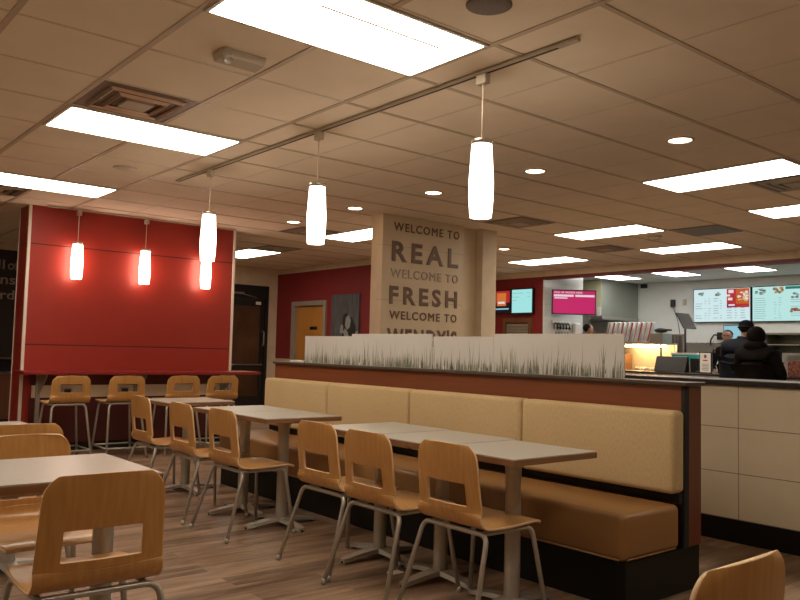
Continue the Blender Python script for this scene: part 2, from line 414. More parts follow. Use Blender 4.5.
# picture on the restroom wall
t = thing('wall_picture', 'black and white photo canvas of a person eating on the dark red wall', 'picture', (7.8, 10.87, 1.1))
G().box(7.765, 7.799, 10.43, 11.225, 1.02, 2.14, bev=.004).build('canvas', plain('grey_print', (.10, .10, .11), .6, var=.35, scale=(1, 6, 1), nscale=3), t, True)
g = G(); X_ = 7.7648
def sil(g, pts, mi):   # outline of the printed figure, y from left edge, z
    g.prism([(11.225 - a, z) for a, z in pts], 0, X_ - .0012 - mi * .0006, X_, mi)
sil(g, [(.33, 1.02), (.36, 1.3), (.34, 1.5), (.46, 1.72), (.6, 1.75), (.72, 1.6), (.76, 1.02)], 0)
sil(g, [(.34, 1.62), (.36, 1.78), (.44, 1.83), (.52, 1.75), (.5, 1.62), (.42, 1.55)], 0)
sil(g, [(.42, 1.6), (.44, 1.74), (.52, 1.78), (.58, 1.7), (.56, 1.58), (.48, 1.53)], 1)
sil(g, [(.36, 1.5), (.42, 1.56), (.5, 1.5), (.64, 1.2), (.7, 1.25), (.72, 1.5), (.79, 1.52), (.77, 1.2), (.68, 1.08), (.58, 1.12), (.46, 1.36)], 1)
sil(g, [(.27, 1.5), (.3, 1.62), (.36, 1.62), (.37, 1.5), (.32, 1.46)], 1)
g.build('printed_figure', [plain('print_black', (.015, .015, .015), .6), plain('print_grey', (.34, .33, .33), .6)], t, True)

# ------------------------------------------------------------------ column with lettering
struct('wall_column', G().box(5.29, 6.86, 6.776, 6.90, 0, CEIL, mi=0).box(6.80, 7.04, 6.66, 6.90, 0, CEIL, mi=1), ['tan', 'beige'])
t = thing('lettering_panel', 'tan tiled column panel reading WELCOME TO REAL, WELCOME TO FRESH, WELCOME TO WENDY\'S', 'sign', (5.95, 6.72, 0))
G().box(5.27, 6.50, 6.68, 6.775, 0, CEIL - .002).build('panel', 'coltile', t, True)
for s, x0, x1, z, h, b_, mt in (('WELCOME TO', 5.42, 6.42, 2.53, .095, .018, 'letter'), ('REAL', 5.40, 6.41, 2.19, .225, .030, 'letter'),
        ('WELCOME TO', 5.39, 6.41, 2.01, .10, .014, 'letter2'), ('FRESH', 5.38, 6.405, 1.715, .205, .035, 'letter'),
        ('WELCOME TO', 5.385, 6.40, 1.55, .095, .018, 'letter'), ("WENDY'S", 5.36, 6.41, 1.24, .22, .035, 'letter')):
    L_ = x1 - x0
    for wd, a, c in ((('WELCOME', 0, .74), ('TO', .81, 1)) if ' ' in s else ((s, 0, 1),)):
        g = G(); add_text(g, wd, (x0 + a * L_, 6.6795, z), (1, 0, 0), (0, 0, 1), (c - a) * L_, h, .008, b_, 1.22 if len(wd) > 5 else 1.38)
        g.build('lettering', mt, t, True, **({'label': 'pale silvery letters'} if mt == 'letter2' else {'label': 'brown letters'}))

# ------------------------------------------------------------------ red partition with the stool bar
struct('wall_partition', G().box(2.305, 4.79, 9.15, 9.52, .1, CEIL, mi=0).box(2.36, 4.76, 9.17, 9.5, 0, .1, mi=1), ['red', 'blackm'])
struct('trim_3', G().box(2.297, 2.327, 9.135, 9.165, 0, CEIL).box(2.298, 2.31, 9.515, 9.53, 0, CEIL).box(4.768, 4.798, 9.135, 9.165, .0, CEIL), 'whitetrim')
t = thing('bar_counter', 'long red laminate bar counter fixed along the red partition', 'counter', (3.55, 9.0, 0))
G().box(2.22, 4.98, 8.70, 9.149, .865, .90, bev=.006).build('countertop', 'redbar', t, True)
G().box(2.42, 4.74, 9.11, 9.148, .60, .735).build('outlet_band', 'tan', t, True, label='beige strip with outlets')
G().box(2.40, 4.76, 9.12, 9.148, .1, .60).box(2.40, 4.76, 9.12, 9.148, .735, .862).build('lower_panel', 'redlow', t, True)
for x in (2.78, 3.42, 3.98, 4.52):
    G().box(x - .055, x + .055, 9.085, 9.11, .63, .71, bev=.004).box(x - .035, x + .035, 9.078, 9.087, .645, .695, mi=1).build('outlet', ['steel', 'black'], t, True)
for x in (2.47, 3.55, 4.66):
    G().box(x - .02, x + .02, 9.07, 9.11, .0 if x < 3 else .55, .86).prism([(9.08, .86), (8.78, .86), (8.78, .835), (9.08, .62)], 0, x - .006, x + .006).build('bracket', 'grey_metal', t, True)

# ------------------------------------------------------------------ ceiling things
def troffer(x0, x1, y0, y1, label, group, lm='lamp'):
    t = thing('ceiling_light', label, 'ceiling light', ((x0 + x1) / 2, (y0 + y1) / 2, CEIL), 0, group)
    z = CEIL - .012; a = .02
    g = G().box(x0, x1, y0, y0 + a, z, CEIL - .0).box(x0, x1, y1 - a, y1, z, CEIL).box(x0, x0 + a, y0 + a, y1 - a, z, CEIL).box(x1 - a, x1, y0 + a, y1 - a, z, CEIL)
    g.build('frame', 'lampb', t, True)
    G().box(x0 + a, x1 - a, y0 + a, y1 - a, CEIL - .014, CEIL - .001).build('diffuser', lm, t, True)
    if x1 - x0 > y1 - y0: g = G().box(x0 + .35, x1 - .16, y0 + .17, y0 + .185, CEIL - .0155, CEIL - .0135)
    else: g = G().box(x1 - .185, x1 - .17, y0 + .16, y1 - .35, CEIL - .0155, CEIL - .0135)
    g.build('lens_seam', 'lampb', t, True, label='thin grey seam in the lens')
    return t
e = .012
def tr(i0, i1, j0, j1, label, group='dining room ceiling troffers'):
    troffer(GX(i0) + e, GX(i1) - e, GY(j0) + e, GY(j1) - e, label, group)
tr(0, 2, 0, 1, 'largest bright ceiling troffer at the top of the photo, nearest the camera')
tr(0, 2, 4, 5, 'bright ceiling troffer next to the copper louvred vent')
tr(0, 2, 8, 9, 'bright ceiling troffer at the left edge, in front of the red partition top')
tr(0, 2, -4, -3, 'ceiling troffer behind the camera', )
tr(-6, -4, 0, 1, 'ceiling troffer over the left side behind the camera')
tr(-6, -4, 4, 5, 'ceiling troffer left of the frame beside the near tables')
tr(-6, -4, 10, 11, 'ceiling troffer left of the frame towards the far wall')
tr(7, 8, 0, 2, 'bright ceiling troffer beside the vent over the tiled half wall')
tr(10, 11, 0, 2, 'bright ceiling troffer cut by the right edge, between the half wall and kitchen')
tr(10, 11, 4, 6, 'bright ceiling troffer in the middle of the right ceiling, above the half wall')
tr(13, 14, 4, 6, 'bright ceiling troffer just in front of the kitchen header')
tr(13, 14, 8, 10, 'small bright ceiling troffer right of the lettered column above the screens')
tr(7, 8, 8, 10, 'bright ceiling troffer partly hidden left of the lettered column')
tr(7, 8, 13, 15, 'bright ceiling troffer just right of the red partition top')
tr(7, 8, -4, -2, 'ceiling troffer right of the frame beside the half wall')
for k, (y0, lb) in enumerate(((8.55, 'leftmost'), (7.33, 'second'), (5.98, 'third'), (4.6, 'out of frame'), (3.2, 'out of frame right'))):
    troffer(12.2, 13.1, y0 + .02, y0 + .56, ('kitchen ceiling light, %s in the row behind the red header' % lb), 'kitchen ceiling lights', 'lampk')

def vent(i, j, label, mt='ventl'):
    x, y = (GX(i) + GX(i + 1)) / 2, (GY(j) + GY(j + 1)) / 2
    t = thing('ceiling_vent', label, 'vent', (x, y, CEIL), 0, 'louvred supply vents')
    h = .29
    G().box(-h, h, -h, h, -.004, -.001).build('face_plate', 'vent', t)
    for a_, c_, z0, z1 in ((.235, .203, -.006, -.022), (.16, .130, -.008, -.026)):
        g = G()
        for q in range(4):
            rot = Matrix.Rotation(q * PI / 2, 4, 'Z'); prev = None
            b = bmesh.new(); prof = [(a_, z0), (a_ - .01, z0 - (z0 - z1) * .5), ((a_ + c_) / 2, z1), (c_ + .01, z1 + .004), (c_, z1 + .012)]
            rows = [[b.verts.new(rot @ Vector((-p, -p, z))), b.verts.new(rot @ Vector((p, -p, z)))] for p, z in prof]
            for A, B in zip(rows, rows[1:]): b.faces.new((A[0], A[1], B[1], B[0]))
            g._merge(b, 0, True)
        g.build('louvre', mt, t)
    G().box(-.085, .085, -.085, .085, -.026, -.005, bev=.004).build('centre_plate', 'offwhite', t)
    return t
vent(0, 3, 'copper toned louvred vent beside the troffer at upper left', 'copper')
vent(0, 9, 'louvred ceiling vent at the left edge beyond the third troffer')
vent(8, 5, 'louvred ceiling vent just right of the lettered column top')
vent(8, 0, 'louvred ceiling vent at the right edge beside a troffer', 'steel')
vent(12, 6, 'louvred ceiling vent between two troffers over the right of the room')
vent(6, 9, 'louvred ceiling vent left of the troffer by the column')
vent(7, 12, 'louvred ceiling vent beside the farthest troffer near the dark door')
x, y = GX(11), GY(3)
tag(G().box(x + .01, x + .607, y + .01, y + .607, CEIL - .012, CEIL - .001, bev=.003).build('return_grille', 'vent'), 'flat dark brown return air panel in the ceiling near the kitchen', 'vent')
LD = ['nearest the right troffer', 'second from the right', 'third from the right, above the lettered column', 'fourth from the right', 'farthest left by the large vent', 'tucked behind the column top']
for k, (x, y) in enumerate(((4.86, 2.89), (4.88, 4.20), (4.9, 5.46), (4.88, 6.67), (4.92, 7.95), (8.3, 7.7))):
    t = thing('downlight', 'small round recessed downlight, ' + LD[k], 'downlight', (x, y, CEIL), 0, 'recessed downlights')
    G().lathe([(.095, -.001), (.095, -.008), (.08, -.010), (.075, -.004), (.075, -.001)]).build('trim_ring', 'lampb', t)
    G().lathe([(.075, -.002), (.06, -.007), (0, -.009)]).build('lens', 'lampd', t)
tag(G().lathe([(.10, 0), (.10, -.006), (.085, -.012), (0, -.012)]).build('ceiling_speaker', 'speaker'), 'round brown ceiling speaker at the top edge above the track', 'speaker').location = (2.37, 2.31, CEIL)
tag(G().lathe([(.10, 0), (.10, -.004), (.09, -.008), (0, -.009)]).build('ceiling_disc', 'offwhite'), 'round flush beige disc in the ceiling left of the track end', 'speaker').location = (2.4, 6.6, CEIL)
t = thing('smoke_detector', 'white domed smoke detector before the kitchen header', 'smoke detector', (8.59, 5.45, CEIL))
G().lathe([(.085, 0), (.085, -.02), (.05, -.045), (0, -.05)]).build('housing', 'offwhite', t)
t = thing('emergency_light', 'beige box with a round lamp head on the ceiling beside the largest troffer', 'emergency light', (1.87, 3.60, CEIL), 0)
G().prism([(-.07, -.0005), (-.05, -.04), (.045, -.05), (.07, -.0005)], 0, -.12, .12, bev=.004).build('housing', 'offwhite', t)
G().lathe([(.001, -.012), (.027, -.012), (.027, .012), (.023, .015), (.019, .004), (0, .002)], mat=Matrix.Translation((-.085, -.045, -.048)) @ Matrix.Rotation(PI * .82, 4, 'X')).build('lamp_head', 'lampb', t)
# track and pendants
def track(p0, p1, label):
    t = thing('ceiling_track', label, 'light track', ((p0[0] + p1[0]) / 2, (p0[1] + p1[1]) / 2, CEIL))
    x0, x1 = sorted((p0[0], p1[0])); y0, y1 = sorted((p0[1], p1[1]))
    if x1 == x0: x0 -= .017; x1 += .017
    else: y0 -= .017; y1 += .017
    G().box(x0, x1, y0, y1, CEIL - .024, CEIL - .007, bev=.002).build('rail', 'offwhite', t, True)
    if x1 - x0 < y1 - y0: g = G().box(x0 + .011, x1 - .011, y0 + .12, y1 - .03, CEIL - .0255, CEIL - .024)
    else: g = G().box(x0 + .12, x1 - .03, y0 + .011, y1 - .011, CEIL - .0255, CEIL - .024)
    g.build('slot', 'dark', t, True, label='dark slot along the rail')
track((2.92, 2.26), (2.92, 6.72), 'long beige track rail on the ceiling over the banquette tables')
track((2.45, 9.02), (4.72, 9.02), 'beige track rail along the top of the red partition')
P0 = thing('pendant_light', 'largest white glass pendant, nearest on the long track', 'pendant light', (2.92, 2.88, CEIL - .024), 0, 'white cylinder pendants')
G().box(-.02, .02, -.035, .035, -.055, -.002, bev=.005).build('track_adapter', 'offwhite', P0)
G().tube([(0, 0, -.055), (0, 0, -.35)], .0035, 8).build('cord', 'cord', P0)
cp = G().lathe([(0, -.342), (.012, -.342), (.014, -.352), (.055, -.354), (.057, -.357), (.057, -.379), (.0, -.379)], n=32).build('cap', 'chrome', P0)
G().lathe([(.0, -.375), (.053, -.377), (.055, -.41), (.059, -.48), (.065, -.58), (.064, -.66), (.059, -.735), (.056, -.765), (.0, -.768)], n=32).build('glass_shade', 'shade', P0)
PG = 'white cylinder pendants'
for (x, y, lb) in ((2.92, 4.43, 'white glass pendant in the middle of the long track'), (2.92, 6.05, 'white glass pendant at the far end of the long track'),
        (2.79, 9.02, 'left pendant in front of the red partition'), (3.565, 9.02, 'middle pendant in front of the red partition'), (4.34, 9.02, 'right pendant before the red partition, overlapped by a track pendant')):
    dup(P0, (x, y, CEIL - .024), 0, lb, PG)

# ------------------------------------------------------------------ banquette
Y1, Y2 = 2.24, 6.40
t = thing('banquette', 'long banquette bench with caramel seat and straw coloured back cushions', 'bench', (3.6, 4.3, 0))
G().box(3.30, 3.965, Y1 + .002, Y2, 0, .222).build('kick_base', 'kick', t, True)
g = G(); g.box(3.265, 3.77, Y1 - .005, Y2, .226, .452, bev=.032, seg=4, smooth=True); g.build('seat_cushion', 'seat', t, True)
G().tube([(3.268, Y1 + .02, .236), (3.268, Y2, .236)], .005, 6).tube([(3.30, Y1 - .006, .236), (3.72, Y1 - .006, .236)], .005, 6).build('seat_piping', 'seat', t, True)
for a, b_ in ((Y1 - .005, 3.272), (3.278, 4.342), (4.348, 5.382), (5.388, 6.395)):
    g = G(); g.box(3.70, 3.815, a, b_, .505, .932, bev=.028, seg=4, smooth=True); g.build('back_cushion', 'cushion', t, True)
G().box(3.816, 3.84, Y1 + .02, Y2, .44, 1.058).build('back_panel', 'cherry', t, True)
G().box(3.772, 3.80, Y1 + .004, Y2, .455, .50).box(3.816, 3.86, Y1, Y1 + .02, .224, 1.058).build('dark_edge_strip', 'blackm', t, True)
G().box(3.86, 3.98, Y1, Y2, .224, 1.058).build('end_panel', 'cherryz', t, True)
G().box(3.79, 3.995, Y1 - .02, Y2 + .01, 1.060, 1.080, bev=.004).build('ledge_cap', 'cap', t, True)

# frosted grass panels standing on the ledge
gm, nt, b = new_mat('frosted_acrylic')
nt.links.new(ramp(nt, noise(nt, coords(nt), 2, 2), .3, (.62, .62, .61), .7, (.68, .68, .67)), b.inputs['Base Color'])
b.inputs['Roughness'].default_value = .35; b.inputs['Transmission Weight'].default_value = .0; b.inputs['Subsurface Weight'].default_value = 0
PL = ['low frosted panel with printed grass, farthest left by the restroom door', 'tall frosted panel with printed grass below the lettered column', 'low frosted grass panel between the two tall ones', 'widest tall frosted grass panel at the near end of the ledge']
for k, (ya, yb, zt) in enumerate(((5.99, 5.285, 1.318), (5.275, 4.285, 1.337), (4.275, 3.675, 1.318), (3.665, 2.645, 1.337))):
    t = thing('divider_panel', PL[k], 'divider panel', (3.87, (ya + yb) / 2, 1.081))
    X = 3.87 - (.006 if k % 2 else 0)
    G().box(X, X + .010, yb, ya, 1.0815, zt, bev=.001).build('acrylic_sheet', gm, t, True)
    g = G(); L = ya - yb
    for q in range(int(L * 210)):
        y = yb + .006 + random.random() * (L - .012)
        cl = .5 + .5 * math.sin(y * 7.3) * math.sin(y * 2.9 + 1)
        h = random.choice((.03, .045, .06, .075, .09)) * (.6 + .6 * cl) + random.random() * .03
        if random.random() < .10: h += .07 + random.random() * .07
        h = min(h, zt - 1.0815 - .01); wd = .0018 + random.random() * .0022; ln = random.uniform(-.12, .12) * h
        z0 = 1.083; mi = 0 if random.random() < .6 else 1
        y = max(yb + .012, min(ya - .012, y)); xx = X - .0004 - mi * .0003
        yt = max(yb + .002, min(ya - .002, y + ln))
        g.face([(xx, y - wd, z0), (xx, y - wd * .7 + ln * .25, z0 + h * .5), (xx, yt, z0 + h), (xx, y + wd * .7 + ln * .25, z0 + h * .5), (xx, y + wd, z0)], mi)
    g.build('grass_print', ['grass', 'grass2'], t, True)
    for y in (yb + .12, ya - .12):
        G().box(X - .008, X - .001, y - .005, y + .005, 1.0812, 1.105).build('clip', 'white', t, True)
tag(G().box(3.86, 3.93, 6.02, 6.22, 1.0805, 1.10, bev=.004).build('paper_napkin', 'white'), 'folded white paper lying on the ledge left of the grass panels', 'paper')

# ------------------------------------------------------------------ tables
T0 = thing('cafe_table', 'cafe table nearest the bench end, with its whole near edge showing', 'table', (2.885, 2.592, 0), 0, 'banquette cafe tables')
def make_table(t, hx=.305, hy=.268, cx=0, cy=0):
    G().box(-hx, hx, -hy, hy, .718, .745, bev=.002).build('tabletop', 'oak', t)
    G().box(-hx + .0015, hx - .0015, -hy + .0015, hy - .0015, .745, .750, bev=.001).build('laminate_surface', 'lam', t)
    G().lathe([(.0, .04), (.043, .04), (.0385, .07), (.0375, .60), (.040, .66), (.055, .700), (.095, .713), (.095, .7175), (0, .7175)], cx, cy).build('column', 'grey_metal', t)
    G().box(cx - .14, cx + .14, cy - .03, cy + .03, .700, .7165).box(cx - .03, cx + .03, cy - .14, cy + .14, .700, .7165).build('support_plate', 'blackm', t)
    g = G()
    for a in range(4):
        m = Matrix.Translation((cx, cy, 0)) @ Matrix.Rotation(a * PI / 2, 4, 'Z')
        b = bmesh.new(); rows = []
        for k in range(9):
            s = k / 8; x = s * .27; wd = .045 - .014 * s; zt = .058 - .022 * s - .012 * s * s; zb = .032 - .030 * s ** 2 if s < 1 else .002
            if k == 8: wd *= .7
            rows.append([b.verts.new(m @ Vector(p)) for p in ((x, -wd, zb), (x, wd, zb), (x, wd * .8, zt), (x, -wd * .8, zt))])
        for A, B in zip(rows, rows[1:]):
            for q in range(4): b.faces.new((A[q], A[(q + 1) % 4], B[(q + 1) % 4], B[q]))
        b.faces.new(rows[0][::-1]); b.faces.new(rows[-1]); bmesh.ops.recalc_face_normals(b, faces=b.faces)
        g._merge(b, 0, False)
    cb = g.build('cross_base', 'grey_metal', t)
    for a in range(4):
        v = Matrix.Rotation(a * PI / 2, 4, 'Z') @ Vector((.255, 0, 0))
        G().lathe([(.018, 0), (.018, .012), (.0, .012)], cx + v.x, cy + v.y, 12).build('glide', 'blackm', cb)
    return t
make_table(T0, .295)
TG = 'banquette cafe tables'
for x, y, lb in ((2.925, 3.138, 'middle cafe table of the front three, between the other two'), (2.945, 3.685, 'cafe table third from the bench end, farthest of the front three'),
              (2.90, 4.72, 'cafe table just left of the gap, nearest of the far three'), (2.90, 5.265, 'cafe table pushed against the far side of the one at the gap'),
              (2.905, 6.27, 'farthest cafe table, nearest the bar stools')):
    dup(T0, (x, y, 0), 0, lb, TG)
T1 = thing('cafe_table', 'nearest cafe table in the left foreground, right behind the big chair back', 'table', (.87, 3.05, 0), 0, 'left side cafe tables')
make_table(T1, .32, .302, .20, -.06)
dup(T1, (.93, 4.61, 0), 0, 'cafe table at the left edge behind the foreground one, only its corner showing', 'left side cafe tables')
tag(G().box(-.04, .04, -.03, .03, .0, .006, bev=.002).build('paper_scrap', 'white'), 'pale folded scrap of paper on the floor under the front tables', 'paper').location = (2.80, 3.36, 0.0)

# ------------------------------------------------------------------ chairs (face +x, origin on the floor under the seat)
def shell(name, parent, seat_z, top_z, W=.197, front=.285, back=-.165, lean=.03, hole=True, hz=(.532, .632), ww=.124):
    # profile from the front lip, along the seat, round the bend and up the back
    prof = []
    R = .075
    prof += [(front, seat_z - .022), (front - .03, seat_z - .004), (front - .10, seat_z + .002), (.08, seat_z - .006), (-.02, seat_z - .006)]
    for k in range(0, 5):
        a = k / 4 * PI / 2; prof.append((back + R - R * math.sin(a), seat_z - .004 + R - R * math.cos(a)))
    zs = sorted([hz[0] - .035, hz[0] - .008, hz[0], hz[0] + .009, (hz[0] + hz[1]) / 2, hz[1] - .009, hz[1], hz[1] + .008, hz[1] + .05, top_z - .06, top_z - .03, top_z - .010, top_z])
    for z in zs:
        q = max(0, (z - seat_z - R) / (top_z - seat_z - R)); prof.append((back - lean * q ** 1.3 - .006 * math.sin(q * PI), z))
    q_ = .009 / W; a_ = ww / W
    ys = [-1, -.88, -a_ - q_, -a_, -a_ + q_, -.3, 0, .3, a_ - q_, a_, a_ + q_, .88, 1]
    bm = bmesh.new(); grid = []
    n = len(prof)
    for i, (x, z) in enumerate(prof):
        w_ = W + (.007 - .016 * max(0, min(1, (z - seat_z) / (top_z - seat_z))))
        if z > top_z - .06 and i > 8:
            d_ = z - (top_z - .06); w_ = W - .009 - .06 + math.sqrt(max(0, .06 ** 2 - d_ ** 2)); w_ = max(w_, W - .055)
        if i == 0: w_ = W - .03
        elif i == 1: w_ = W - .010
        row = []
        for yy in ys:
            cur = .020 * yy * yy if i > 8 else 0          # back wraps forward at its edges
            crown = -.006 * yy * yy if z > top_z - .05 and i > 8 else 0
            row.append(bm.verts.new((x + cur, yy * w_, z + crown)))
        grid.append(row)
    ih0 = next(i for i, p in enumerate(prof) if i > 8 and abs(p[1] - hz[0]) < 1e-6); ih1 = next(i for i, p in enumerate(prof) if i > 8 and abs(p[1] - hz[1]) < 1e-6)
    for i in range(n - 1):
        for j in range(len(ys) - 1):
            if hole and ih0 <= i < ih1 and 3 <= j < 9: continue
            bm.faces.new((grid[i][j], grid[i][j + 1], grid[i + 1][j + 1], grid[i + 1][j]))
    for f_ in bm.faces: f_.smooth = True
    me = bpy.data.meshes.new(name); bm.to_mesh(me); bm.free()
    me.materials.append(M['ply']); me.materials.append(M['plyedge'])
    o = bpy.data.objects.new(name, me); C.objects.link(o)
    s1 = o.modifiers.new('s', 'SUBSURF'); s1.levels = 2; s1.render_levels = 2; s1.boundary_smooth = 'PRESERVE_CORNERS'
    s2 = o.modifiers.new('t', 'SOLIDIFY'); s2.thickness = .012; s2.offset = 0; s2.material_offset_rim = 1
    bake(o); o.parent = parent
    return o
def make_chair(t):
    shell('seat_shell', t, .440, .804)
    y = .205; zt = .415; r_ = .0115
    fr = G().tube(path((-.24, .25, .004), (-.115, y, zt), (-.115, -y, zt), (-.24, -.25, .004), r=.045), r_).build('rear_leg_frame', 'grey_metal', t)
    lg = {-1: fr}
    for s in (-1, 1):
        lg[s * 2] = G().tube(path((.245, s * .25, .004), (.20, s * .185, zt), (-.11, s * .165, zt - .002), r=.045), r_).build('leg', 'grey_metal', t)
    for x in (-.06, .13):
        for s in (-1, 1): G().lathe([(0, zt + .008), (.014, zt + .008), (.014, .431), (0, .431)], x, s * .167, 10).build('mount', 'blackm', t)
    for x, s in ((-.24, 1), (-.24, -1), (.245, 1), (.245, -1)):
        G().lathe([(0, 0), (.0125, 0), (.0138, .010), (.0125, .028), (0, .03)], x, s * .25, 12).build('foot_cap', 'grey_metal', fr if x < 0 else lg[s * 2])
    return t
CG = 'beech plywood chairs with cut out backs'
c0 = make_chair(thing('cafe_chair', 'plywood chair nearest the bench end of the banquette row', 'chair', (2.645, 2.625, 0), 0, CG))
for x, y, rz, lb in ((2.605, 3.165, 0, 'plywood chair second from the bench end, at the middle front table'),
        (2.655, 3.695, 0, 'plywood chair third from the bench end, its left leg stretching over open floor'),
        (2.59, 4.70, 0, 'plywood chair at the table by the gap, a bright reflection on its seat'),
        (2.585, 5.32, 0, 'plywood chair behind the one by the gap, overlapping it'),
        (2.60, 6.10, 0, 'farthest plywood chair of the banquette row, just before the stools'),
        (.915, 2.705, PI / 2 - .035, 'largest plywood chair back in the left foreground, at the nearest table'),
        (.965, 3.52, -PI / 2, 'plywood chair at the left edge facing the nearest table from its far side'),
        (1.085, 4.37, PI / 2, 'plywood chair back at the left edge, directly behind another chair back'),
        (1.60, .985, PI / 2 - .0, 'plywood chair cut by the bottom right corner, only its back top showing')):
    dup(c0, (x, y, 0), rz, lb, CG)

# bar stools (same shell, taller frame)
s0 = thing('bar_stool', 'bar stool at the left end of the red bar', 'stool', (2.58, 8.48, 0), PI / 2, 'plywood bar stools')
shell('seat_shell', s0, .60, .872, W=.195, hz=(.700, .785), ww=.112)
zt = .575
G().tube(path((-.235, .215, .004), (-.115, .165, zt), (-.115, -.165, zt), (-.235, -.215, .004), r=.05), .0115).build('rear_leg_frame', 'grey_metal', s0)
for s in (-1, 1): G().tube(path((.235, s * .215, .004), (.19, s * .165, zt), (-.11, s * .15, zt), r=.05), .0115).build('leg', 'grey_metal', s0)
G().tube([(-.215, .207, .115), (.225, .207, .115)], .009).tube([(-.215, -.207, .115), (.225, -.207, .115)], .009).tube([(.225, .207, .115), (.225, -.207, .115)], .009).tube([(-.215, .207, .115), (-.215, -.207, .115)], .009).build('footrest', 'grey_metal', s0)
G().box(-.08, .14, -.17, .17, .587, .5905).build('mount', 'blackm', s0)
for x, lb in ((3.155, 'second bar stool from the left at the red bar'), (3.79, 'third bar stool from the left, behind the far cafe table'), (4.27, 'rightmost bar stool at the red bar')):
    dup(s0, (x, 8.48, 0), PI / 2, lb, 'plywood bar stools')

# ------------------------------------------------------------------ tiled half wall
t = thing('half_wall', 'beige tiled half wall with black top behind the bench end', 'half wall', (5.3, 3.5, 0))
G().box(5.11, 5.55, -1.0, 6.3, .148, 1.03).build('tiled_body', 'walltile', t, True)
G().box(5.10, 5.56, -1.0, 6.3, 0, .148).build('base', 'kick', t, True)
G().box(5.08, 5.58, -1.0, 6.32, 1.031, 1.068, bev=.006).build('top_cap', 'capblk', t, True)

# left edge condiment cabinet
t = thing('condiment_cabinet', 'brown wood cabinet with black counter at the far left edge', 'cabinet', (2.9, 12.3, 0))
G().box(2.2, 3.55, 12.0, 12.6, .12, .74).build('body', 'brownwood', t, True)
G().box(2.24, 3.5, 12.04, 12.6, 0, .12).build('plinth', 'black', t, True)
G().box(2.18, 3.57, 11.98, 12.62, .741, .775, bev=.004).build('countertop', 'steel', t, True)
G().box(2.25, 3.5, 12.2, 12.6, .776, .95).build('back_riser', 'black', t, True)
G().box(2.22, 3.55, 12.1, 12.6, .951, .965).build('shelf', 'steel', t, True)

# ------------------------------------------------------------------ kitchen side
t = thing('order_counter', 'dark topped order counter in front of the kitchen', 'counter', (11.1, 6, 0))
G().box(10.82, 11.4, -1, 9.18, .1, .95).build('body', 'walltile', t, True)
G().box(10.86, 11.36, -1, 9.18, 0, .1).build('plinth', 'black', t, True)
G().box(10.78, 11.44, -1.02, 9.19, .951, .98, bev=.004).build('countertop', 'capblk', t, True)
t = thing('back_counter', 'stainless back counter along the menu board wall', 'counter', (13.7, 5, 0))
G().box(13.45, 14.06, -1, 8.9, .12, .90).build('body', 'steel', t, True)
G().box(13.5, 14.06, -1, 8.9, 0, .12).build('plinth', 'black', t, True)
G().box(13.42, 14.09, -1, 8.92, .901, .93, bev=.003).build('countertop', 'steel', t, True)

def menu(y0, y1, kind, label):
    t = thing('menu_board', label, 'menu screen', (14.05, (y0 + y1) / 2, 1.885), 0, None)
    G().box(14.03, 14.099, y0, y1, 1.885, 2.527, bev=.004).build('bezel', 'black', t, True)
    b = .014; W = y1 - y0 - 2 * b; X = 14.0299
    G().box(14.026, 14.0299, y0 + b, y1 - b, 1.885 + b, 2.527 - b).build('screen', 'scr' if kind == 0 else 'scrd', t, True)
    X = 14.0255
    def q(g, a, c, z0, z1, mi=0): g.box(X - .0008, X, y1 - b - c * W, y1 - b - a * W, 1.9 + z0 * .612, 1.9 + z1 * .612, mi=mi)
    g = G()
    if kind == 0:
        for r_ in range(9):
            z = .70 - r_ * .075
            for c_ in ((.03, .16), (.20, .24), (.27, .31), (.36, .46), (.48, .52)): 
                if random.random() < .85: q(g, c_[0], c_[1] - random.random() * .03, z, z + .018)
            if r_ > 3:
                for c_ in ((.6, .70), (.74, .78), (.84, .93)): q(g, c_[0], c_[1] - random.random() * .02, z, z + .018)
        g.build('menu_text_lines', 'egrey', t, True)
        g = G(); q(g, .60, .99, .42, .99, 0); q(g, .76, .985, .53, .985, 1); q(g, .60, .76, .44, .53, 2)
        X -= .001; q(g, .63, .72, .86, .96, 3); q(g, .62, .70, .64, .72, 3); q(g, .63, .74, .47, .52, 3); q(g, .60, .66, .76, .82, 3)
        g.build('promo_block', ['ered', 'eorange', 'epurple', 'ewhite'], t, True)
        g = G(); fm = ['eyellow', 'ewhite', 'eolive', 'egrey']
        for k in range(16): g.ball((X, y1 - b - random.uniform(.80, .95) * W, 1.9 + random.uniform(.62, .88) * .612), (.001, random.uniform(.02, .05), random.uniform(.012, .03)), mi=k % 2, u=8, v=6)
        g.build('food_picture', fm, t, True)
        for cx in (.13, .44):
            g = G()
            for k in range(6): g.ball((X, y1 - b - (cx + random.uniform(-.04, .04)) * W, 1.9 + random.uniform(.80, .9) * .612), (.001, .03, .018), mi=2 + k % 2, u=8, v=6)
            g.build('food_picture', fm, t, True)
    else:
        for r_ in range(10):
            z = .66 - r_ * .065
            for c_ in ((.03, .24), (.36, .40), (.43, .48)): q(g, c_[0], c_[1] - random.random() * .04, z, z + .014)
            if r_ % 3: q(g, .62, .80, z, z + .014)
        g.build('menu_text_lines', 'egrey', t, True)
        g = G(); q(g, .54, .86, .91, .985, 0); g.build('green_banner', 'egreen', t, True)
        g = G()
        for cx, cz, n, ms in ((.13, .87, 12, (0, 2)), (.42, .88, 12, (1, 0)), (.70, .72, 6, (0, 2)), (.70, .33, 8, (3, 0)), (.95, .86, 5, (3, 3)), (.95, .3, 8, (3, 2))):
            g = G()
            for k in range(n): g.ball((X - .001, y1 - b - (cx + random.uniform(-.07, .07)) * W, 1.9 + (cz + random.uniform(-.07, .07)) * .612), (.001, .03, .02), mi=ms[k % 2], u=8, v=6)
            g.build('food_picture', ['eolive', 'eorange', 'egrey', 'ered'], t, True)
